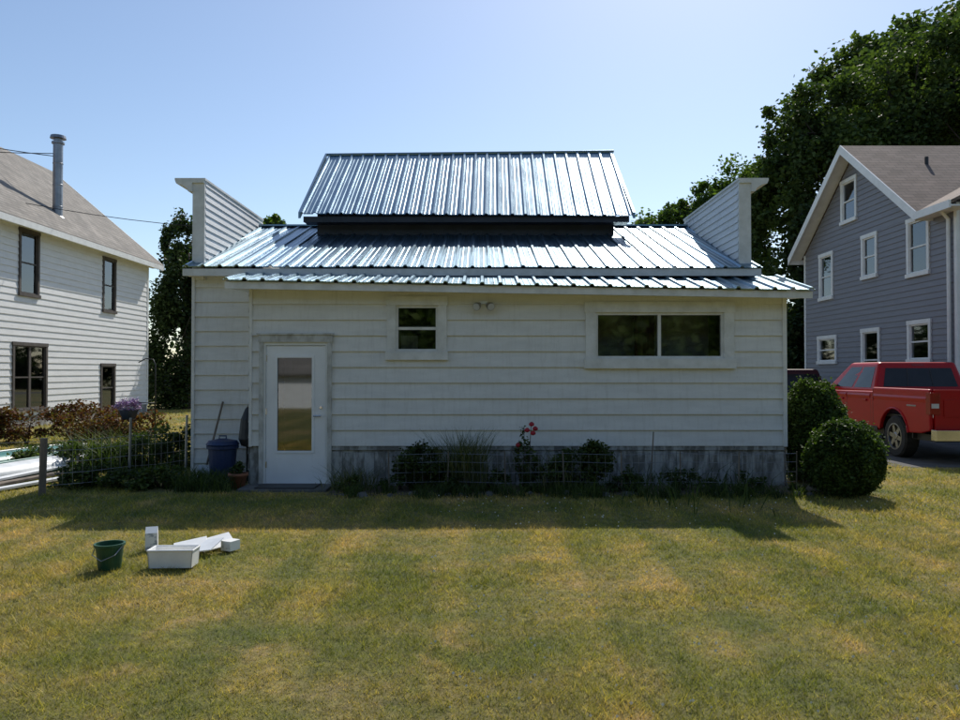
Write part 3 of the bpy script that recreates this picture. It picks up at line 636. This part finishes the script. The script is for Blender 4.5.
bl=[(x+random.uniform(-1,1),-24+random.uniform(-2,2)-q*4,random.uniform(2.5,4)+q*3,4.2,2.5,random.uniform(4,5)) for q in (0,1,2) for x in np.arange(-38,42,4)]
np_obj('backyard_treeline',foliage(bl,110000,.8,30,.6),4,'leaflight')
G=empty('house_reflection_standin'); B=MB(); B.box(-10,-4.5,-17,-12,0,1.5,'siding2'); B.obj('walls',G)  # unseen low stand-in for a neighbouring house, added for the door-glass reflection
B=MB(); B.hexa([(-10.2,-11.7,1.42),(-4.3,-11.7,1.42),(-4.3,-14.5,2.45),(-10.2,-14.5,2.45)],[(-10.2,-11.7,1.5),(-4.3,-11.7,1.5),(-4.3,-14.5,2.53),(-10.2,-14.5,2.53)],'shingleL')
B.hexa([(-10.2,-17.3,1.42),(-4.3,-17.3,1.42),(-4.3,-14.5,2.45),(-10.2,-14.5,2.45)],[(-10.2,-17.3,1.5),(-4.3,-17.3,1.5),(-4.3,-14.5,2.53),(-10.2,-14.5,2.53)],'shingleL'); B.obj('roof',G)
# ------------------------------------------------------------------ shrubs and plants
def round_bush(name,c,r,n,size):
    B=MB(); ns,nc=18,12; vs=[]
    for i in range(nc+1):
        ph=math.pi*i/nc
        for j in range(ns):
            t=2*math.pi*j/ns; vs.append((c[0]+r[0]*.80*math.sin(ph)*math.cos(t),c[1]+r[1]*.80*math.sin(ph)*math.sin(t),max(.02,c[2]+r[2]*.80*math.cos(ph))))
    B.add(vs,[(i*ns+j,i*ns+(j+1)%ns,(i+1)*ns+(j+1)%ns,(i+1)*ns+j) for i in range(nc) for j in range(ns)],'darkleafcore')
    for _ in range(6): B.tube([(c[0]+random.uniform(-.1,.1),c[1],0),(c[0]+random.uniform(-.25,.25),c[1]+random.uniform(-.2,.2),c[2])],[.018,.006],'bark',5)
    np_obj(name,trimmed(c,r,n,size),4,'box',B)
round_bush('boxwood_shrub',(4.72,9.72,.475),(.48,.47,.50),28000,.042)
round_bush('boxwood_shrub',(4.88,11.05,.68),(.50,.47,.80),32000,.046)
shrub('foundation_shrub',[(-.75,10.2,.30,.36,.26,.30)],6000,.045,'weed',sub=26)
shrub('foundation_shrub',[(1.30,10.2,.26,.34,.25,.28),(1.55,10.15,.40,.22,.2,.24)],6000,.05,'weed',sub=20)
shrub('garden_weeds',[(x+random.uniform(-.15,.15),10.15+random.uniform(-.15,.1),.10,random.uniform(.15,.32),.24,random.uniform(.07,.26)) for x in (-1.65,-1.2,-.3,.2,.75,1.1,1.9,2.15,2.8,3.1,3.75,4.2)],9000,.045,'weed',sub=12)
def orn(name,cx,cy,n,rx,h0,h1,mat='ornblade',w=.010,lean=.5):
    return np_obj(name,blades(cx,cy,n,rx,rx*.8,h0,h1,w,lean),4,mat)
orn('ornamental_grass',-.22,10.2,520,.30,.35,.92); orn('ornamental_grass',-1.75,10.15,240,.3,.15,.40,lean=.9)
orn('ornamental_grass',1.05,10.2,160,.5,.3,.66); orn('ornamental_grass',2.4,10.1,300,1.5,.12,.45,'weed',.014,.9)
V=[blades(random.uniform(-1.8,4.8),random.uniform(9.5,9.95),40,.14,.10,.06,.22,.009,.8) for _ in range(60)]
V+=[blades(random.uniform(-4.6,-3.4),random.uniform(9.9,11.2),40,.2,.1,.1,.3,.012,.8) for _ in range(26)]
np_obj('edge_grass_tufts',np.concatenate(V),4,'weed')
B=MB()
for dx,h in ((0,.86),(.10,.92),(-.10,.62),(.18,.5)):
    B.tube([(.58+dx*.3,10.25,0),(.60+dx*.7,10.23,h*.5),(.60+dx,10.22,h)],[.008,.006,.004],'bark',5)
for dx,z in ((.10,.88),(.15,.82),(.04,.80),(-.08,.60),(.12,.76)):
    for i in range(3):
        r=.036-.009*i; B.lathe((.60+dx,10.20,z-.02+.006*i),[(.008,0),(r,.015),(r*1.05,.035),(r*.8,.05)],'redflower',9)
np_obj('rose_bush',foliage([(.60,10.24,.42,.13,.12,.36),(.72,10.24,.3,.14,.12,.2)],1100,.045,20,.4),4,'weed',B)
B=MB()
for i in range(26):
    x=-1.9+i*.25+random.uniform(-.12,.12); y=9.78+random.uniform(-.12,.12); r=random.uniform(.03,.08)
    vs=[(x+r*random.uniform(.8,1.2)*math.cos(t)*(1 if l<1 else .6),y+r*.8*math.sin(t)*(1 if l<1 else .6),l*r*.7*random.uniform(.8,1.1)) for l in (0,1) for t in np.linspace(0,5.5,7)]
    B.add(vs,[(j,(j+1)%7,7+(j+1)%7,7+j) for j in range(7)]+[tuple(range(7,14))],'stone')
B.obj('garden_border_stones')
B=MB(); B.tube([(2.33,10.3,0),(2.38,10.3,.78)],.009,'wood',6); B.obj('garden_stake')
B=MB(); xsF=[-1.2+.77*i for i in range(8)]
for i,x in enumerate(xsF): B.tube([(x,9.95,0),(x+random.uniform(-.02,.02),9.95,.55)],.009,'wood',6)
for z in (.14,.27,.40,.51): B.tube([(x,9.95,z+(.012 if i%2 else -.010)) for i,x in enumerate(xsF)],.003,'steel',4)
i=0
while xsF[0]+i*.11<xsF[-1]: B.tube([(xsF[0]+i*.11,9.95,.14),(xsF[0]+i*.11,9.95,.51)],.002,'steel',4); i+=1
B.obj('low_garden_fence')
B=MB(); B.box(-3.25,-2.05,10.02,10.53,-.02,.035,'stone'); B.obj('door_step',bevel=.01)
B=MB(); B.box(-3.02,-2.22,10.06,10.45,.036,.05,'black'); B.obj('door_mat')
B=MB(); B.lathe((-3.33,10.35,0),[(.0,.0),(.085,.0),(.12,.17),(.135,.17),(.135,.21),(.115,.21),(.11,.17),(0,.16)],'terracotta',20); 
np_obj('potted_plant',foliage([(-3.33,10.35,.28,.10,.10,.08)],250,.05,10,.5),4,'weed',B)
B=MB(); B.lathe((-3.75,10.95,0),[(0,0),(.17,0),(.20,.48),(.225,.49),(.225,.53),(.19,.54),(.19,.50),(.16,.06)],'blue',22); B.lathe((-3.75,10.95,0),[(.22,.53),(.235,.55),(.2,.60),(.05,.63),(0,.63)],'blue',22); B.tube([(-3.80,10.95,.62),(-3.80,10.95,.67),(-3.70,10.95,.67),(-3.70,10.95,.62)],.012,'blue',6); B.obj('blue_trash_can')
T=empty('garden_shovel'); B=MB(); B.tube([(-3.98,10.95,.25),(-3.88,11.33,1.15)],.016,'wood',7); B.poly([(-4.08,10.90,.25),(-3.9,10.90,.25),(-3.9,10.85,.06),(-3.99,10.83,.0),(-4.08,10.85,.06)],'steel'); B.obj('handle_blade',T)
B=MB(); B.lathe((-3.42,11.05,0),[(.02,.0),(.02,.5),(.09,.52),(.13,.62),(.10,.9),(.04,1.05),(0,1.1)],'black',12); B.tube([(-3.42,11.05,1.05),(-3.37,11.05,1.25)],.012,'wood',6); B.obj('folded_patio_umbrella')
shrub('barberry_hedge',[(x,16.6+random.uniform(-.4,.4)+(-9-x)*.25,.45,.75,.6,random.uniform(.35,.5)) for x in np.arange(-13.5,-7.4,.85)],20000,.075,'redbush',sub=18)
shrub('perennial_bed',[(x,12.6+random.uniform(-.5,.5),.25,.5,.5,random.uniform(.2,.4)) for x in np.arange(-6.9,-4.4,.5)],12000,.06,'weed',sub=16)
shrub('fence_line_shrub',[(x,10.3+random.uniform(-.2,.2),.12,.35,.3,random.uniform(.12,.25)) for x in np.arange(-5.6,-4.0,.4)],6000,.055,'weed',sub=14)
orn('daylily',-5.9,12.2,260,.7,.3,.75,'weed',.018,.9); orn('daylily',-6.8,13.4,260,.9,.3,.7,'ornblade',.018,.9)
Fz=empty('wire_fence'); B=MB()
fp=[(-5.68,9.75),(-4.95,10.6),(-4.45,11.35)]
for i,(x,y) in enumerate(fp): B.tube([(x,y,-.1),(x+.02,y,.74 if i==0 else .95)],.045 if i==0 else .018,'wood' if i==0 else 'steel',8)
for (a,c) in zip(fp[:-1],fp[1:]):
    for z in (.12,.27,.42,.57,.70): B.tube([(a[0],a[1],z),((a[0]+c[0])/2,(a[1]+c[1])/2,z-.015),(c[0],c[1],z)],.003,'steel',4)
    for i in range(9):
        t=i/9; x=a[0]+(c[0]-a[0])*t; y=a[1]+(c[1]-a[1])*t; B.tube([(x,y,.12),(x,y,.70)],.002,'steel',4)
B.tube([(-5.68,9.75,.70),(-7.6,9.2,.66)],.003,'steel',4)
B.obj('posts_wire',Fz)
B=MB(); B.tube([(-6.75,15.6,0),(-6.75,15.6,1.75),(-6.8,15.6,1.86),(-6.95,15.6,1.88),(-7.1,15.6,1.80)],.012,'black',6)
B.tube([(-6.75,15.6,.95),(-7.25,15.6,.98)],.01,'black',5)
B.lathe((-7.3,15.6,.62),[(0,0),(.12,.0),(.19,.18),(.2,.2)],'blue',14)
np_obj('flower_basket_on_hook',foliage([(-7.3,15.6,.90,.22,.2,.13)],900,.05,14,.5),4,'purple',B)
def boat(name,loc,rz_,Ln,Wd,Hh,k,k2):
    B=MB(); ns,nc=17,11; vs=[]
    for i in range(ns):
        t=i/(ns-1)*2-1; w=Wd/2*(1-abs(t)**2.4)+.004; h=Hh*(1-.25*abs(t)**3)
        for j in range(nc):
            a=math.pi*j/(nc-1); vs.append((w*math.cos(a)*(1),t*Ln/2,.03+h*max(0,math.sin(a))**.7))
    fs=[(i*nc+j,i*nc+j+1,(i+1)*nc+j+1,(i+1)*nc+j) for i in range(ns-1) for j in range(nc-1)]
    B.add(vs,fs,k)
    for s in (0,nc-1): B.tube([Vector(vs[i*nc+s])+Vector((0,0,.01)) for i in range(ns)],.022,k2,6)
    B.tube([Vector(vs[i*nc+nc//2])+Vector((0,0,.005)) for i in range(ns)],.018,k2,6)
    o=B.obj(name,smooth=True); o.location=loc; o.rotation_euler=(0,0,rz_); return o
boat('overturned_canoe',(-6.95,11.5,.03),math.radians(-8),3.8,.6,.20,'hull','teal')
boat('overturned_canoe',(-7.8,12.3,.03),math.radians(-12),3.8,.65,.24,'teal','hull')
B=MB()
for i in range(5):
    R_=Matrix.Translation((-6.25-.20*i,10.6+.1*i,.03+.035*(i%3)))@Matrix.Rotation(math.radians(-14+i*5),4,'Z'); B.box(-.07,.07,-1.1,1.1,0,.03,'hull' if i%2==0 else 'wood',R_)
B.obj('board_pile')
# ------------------------------------------------------------------ foreground items
B=MB(); B.lathe((-3.0,6.1,.0),[(0,.01),(.085,.01),(.105,.19),(.118,.195),(.118,.215),(.103,.215),(.083,.03),(0,.03)],'green_pl',26)
B.tube([(-3.11,6.1,.2),(-3.09,6.0,.14),(-3.0,5.965,.10),(-2.91,6.0,.14),(-2.89,6.1,.2)],.004,'steel',5); B.obj('green_bucket')
def crate(name,x,y,w,d,h,rz_,k,open_=True,tilt=0):
    B=MB(); t=.008; a=.94
    B.hexa([(-w/2*a,-d/2*a,0),(w/2*a,-d/2*a,0),(w/2*a,d/2*a,0),(-w/2*a,d/2*a,0)],[(-w/2*a,-d/2*a,t),(w/2*a,-d/2*a,t),(w/2*a,d/2*a,t),(-w/2*a,d/2*a,t)],k)
    def side(p,q,nx_,ny_):
        b=[(p[0]*a,p[1]*a,0),(q[0]*a,q[1]*a,0),(q[0]*a-nx_*t,q[1]*a-ny_*t,0),(p[0]*a-nx_*t,p[1]*a-ny_*t,0)]
        tt=[(p[0],p[1],h),(q[0],q[1],h),(q[0]-nx_*t,q[1]-ny_*t,h),(p[0]-nx_*t,p[1]-ny_*t,h)]; B.hexa(b,tt,k)
    c=[(-w/2,-d/2),(w/2,-d/2),(w/2,d/2),(-w/2,d/2)]
    side(c[0],c[1],0,-1); side(c[1],c[2],1,0); side(c[2],c[3],0,1); side(c[3],c[0],-1,0)
    for i in range(4):
        p,q=c[i],c[(i+1)%4]; B.tube([(p[0],p[1],h),(q[0],q[1],h)],.007,k,6)
    o=B.obj(name); o.location=(x,y,.02); o.rotation_euler=(tilt,0,rz_); return o
crate('white_plastic_bin',-2.50,6.15,.36,.18,.14,math.radians(2),'white_pl')
B=MB(); R_=Matrix.Translation((-2.93,6.72,.02))@Matrix.Rotation(math.radians(18),4,'Z'); B.box(-.05,.05,-.05,.05,0,.15,'paper',R_); B.add([R_@Vector(p) for p in ((-.05,-.05,.15),(.05,-.05,.15),(.05,.05,.15),(-.05,.05,.15),(-.05,0,.2),(.05,0,.2))],[(0,1,5,4),(2,3,4,5),(1,2,5),(3,0,4)],'white_pl'); B.obj('milk_carton')
B=MB()
for i,(x,y,r,zz) in enumerate(((-2.56,6.65,20,.06),(-2.43,6.62,-12,.07),(-2.38,6.8,35,.06))):
    R_=Matrix.Translation((x,y,zz))@Matrix.Rotation(math.radians(r),4,'Z')@Matrix.Rotation(math.radians(16),4,'X')@Matrix.Rotation(math.radians(-10),4,'Y'); B.box(-.14,.14,-.11,.11,0,.010,'white_pl' if i!=1 else 'hull',R_)
B.obj('paper_sheets',bevel=.002)
B=MB(); R_=Matrix.Translation((-2.22,6.70,.02))@Matrix.Rotation(math.radians(-25),4,'Z'); B.box(-.055,.055,-.06,.06,0,.085,'white_pl',R_); B.box(-.045,.045,-.062,-.0602,.02,.06,'paper',R_); B.obj('small_carton',bevel=.004)
def wire(a,b_,sag,r=.012):
    a=Vector(a);b_=Vector(b_); return [a.lerp(b_,t)-Vector((0,0,sag*4*t*(1-t))) for t in np.linspace(0,1,14)]
B=MB()
B.tube(wire((-19,22.5,9.3),(-13.62,24.1,8.55),.12),.014,'black',5); B.tube(wire((-19,22.5,8.6),(-13.62,24.1,8.65),.1),.014,'black',5)
B.tube(wire((-20,20,8.2),(-8.1,24.0,6.2),.5),.011,'black',5); B.tube(wire((-8.1,24.0,6.2),(-3.9,15,4.2),.2),.008,'black',5)
B.obj('utility_wires')
# ------------------------------------------------------------------ light
el,az=math.radians(46),math.radians(18)
sd=Vector((math.sin(az)*math.cos(el),math.cos(az)*math.cos(el),math.sin(el)))
l=bpy.data.lights.new('sun','SUN'); l.energy=4.8; l.angle=math.radians(.53); l.color=(1,.95,.86)
lo=bpy.data.objects.new('sun',l); scene.collection.objects.link(lo); lo.rotation_euler=(-sd).to_track_quat('-Z','Y').to_euler(); lo.location=(5,10,30)
w=bpy.data.worlds.new('World'); scene.world=w; w.use_nodes=True; nt=w.node_tree
bg=nt.nodes['Background']; sk=N(nt,'ShaderNodeTexSky',sky_type='NISHITA'); sk.sun_disc=False; sk.sun_elevation=el; sk.sun_rotation=az
sk.air_density=1.0; sk.dust_density=.5; sk.ozone_density=1.5
nt.links.new(sk.outputs[0],bg.inputs[0]); bg.inputs[1].default_value=.14
# ------------------------------------------------------------------ camera
cd=bpy.data.cameras.new('camera'); cam=bpy.data.objects.new('camera',cd); scene.collection.objects.link(cam)
cd.sensor_width=36; cd.lens=36*750/960; cd.clip_end=2000; cam.location=(0,0,CAMZ); cam.rotation_euler=(math.radians(90)+math.atan(12/750),0,0)
scene.camera=cam
scene.view_settings.view_transform='Standard'; scene.view_settings.look='None'; scene.view_settings.exposure=0
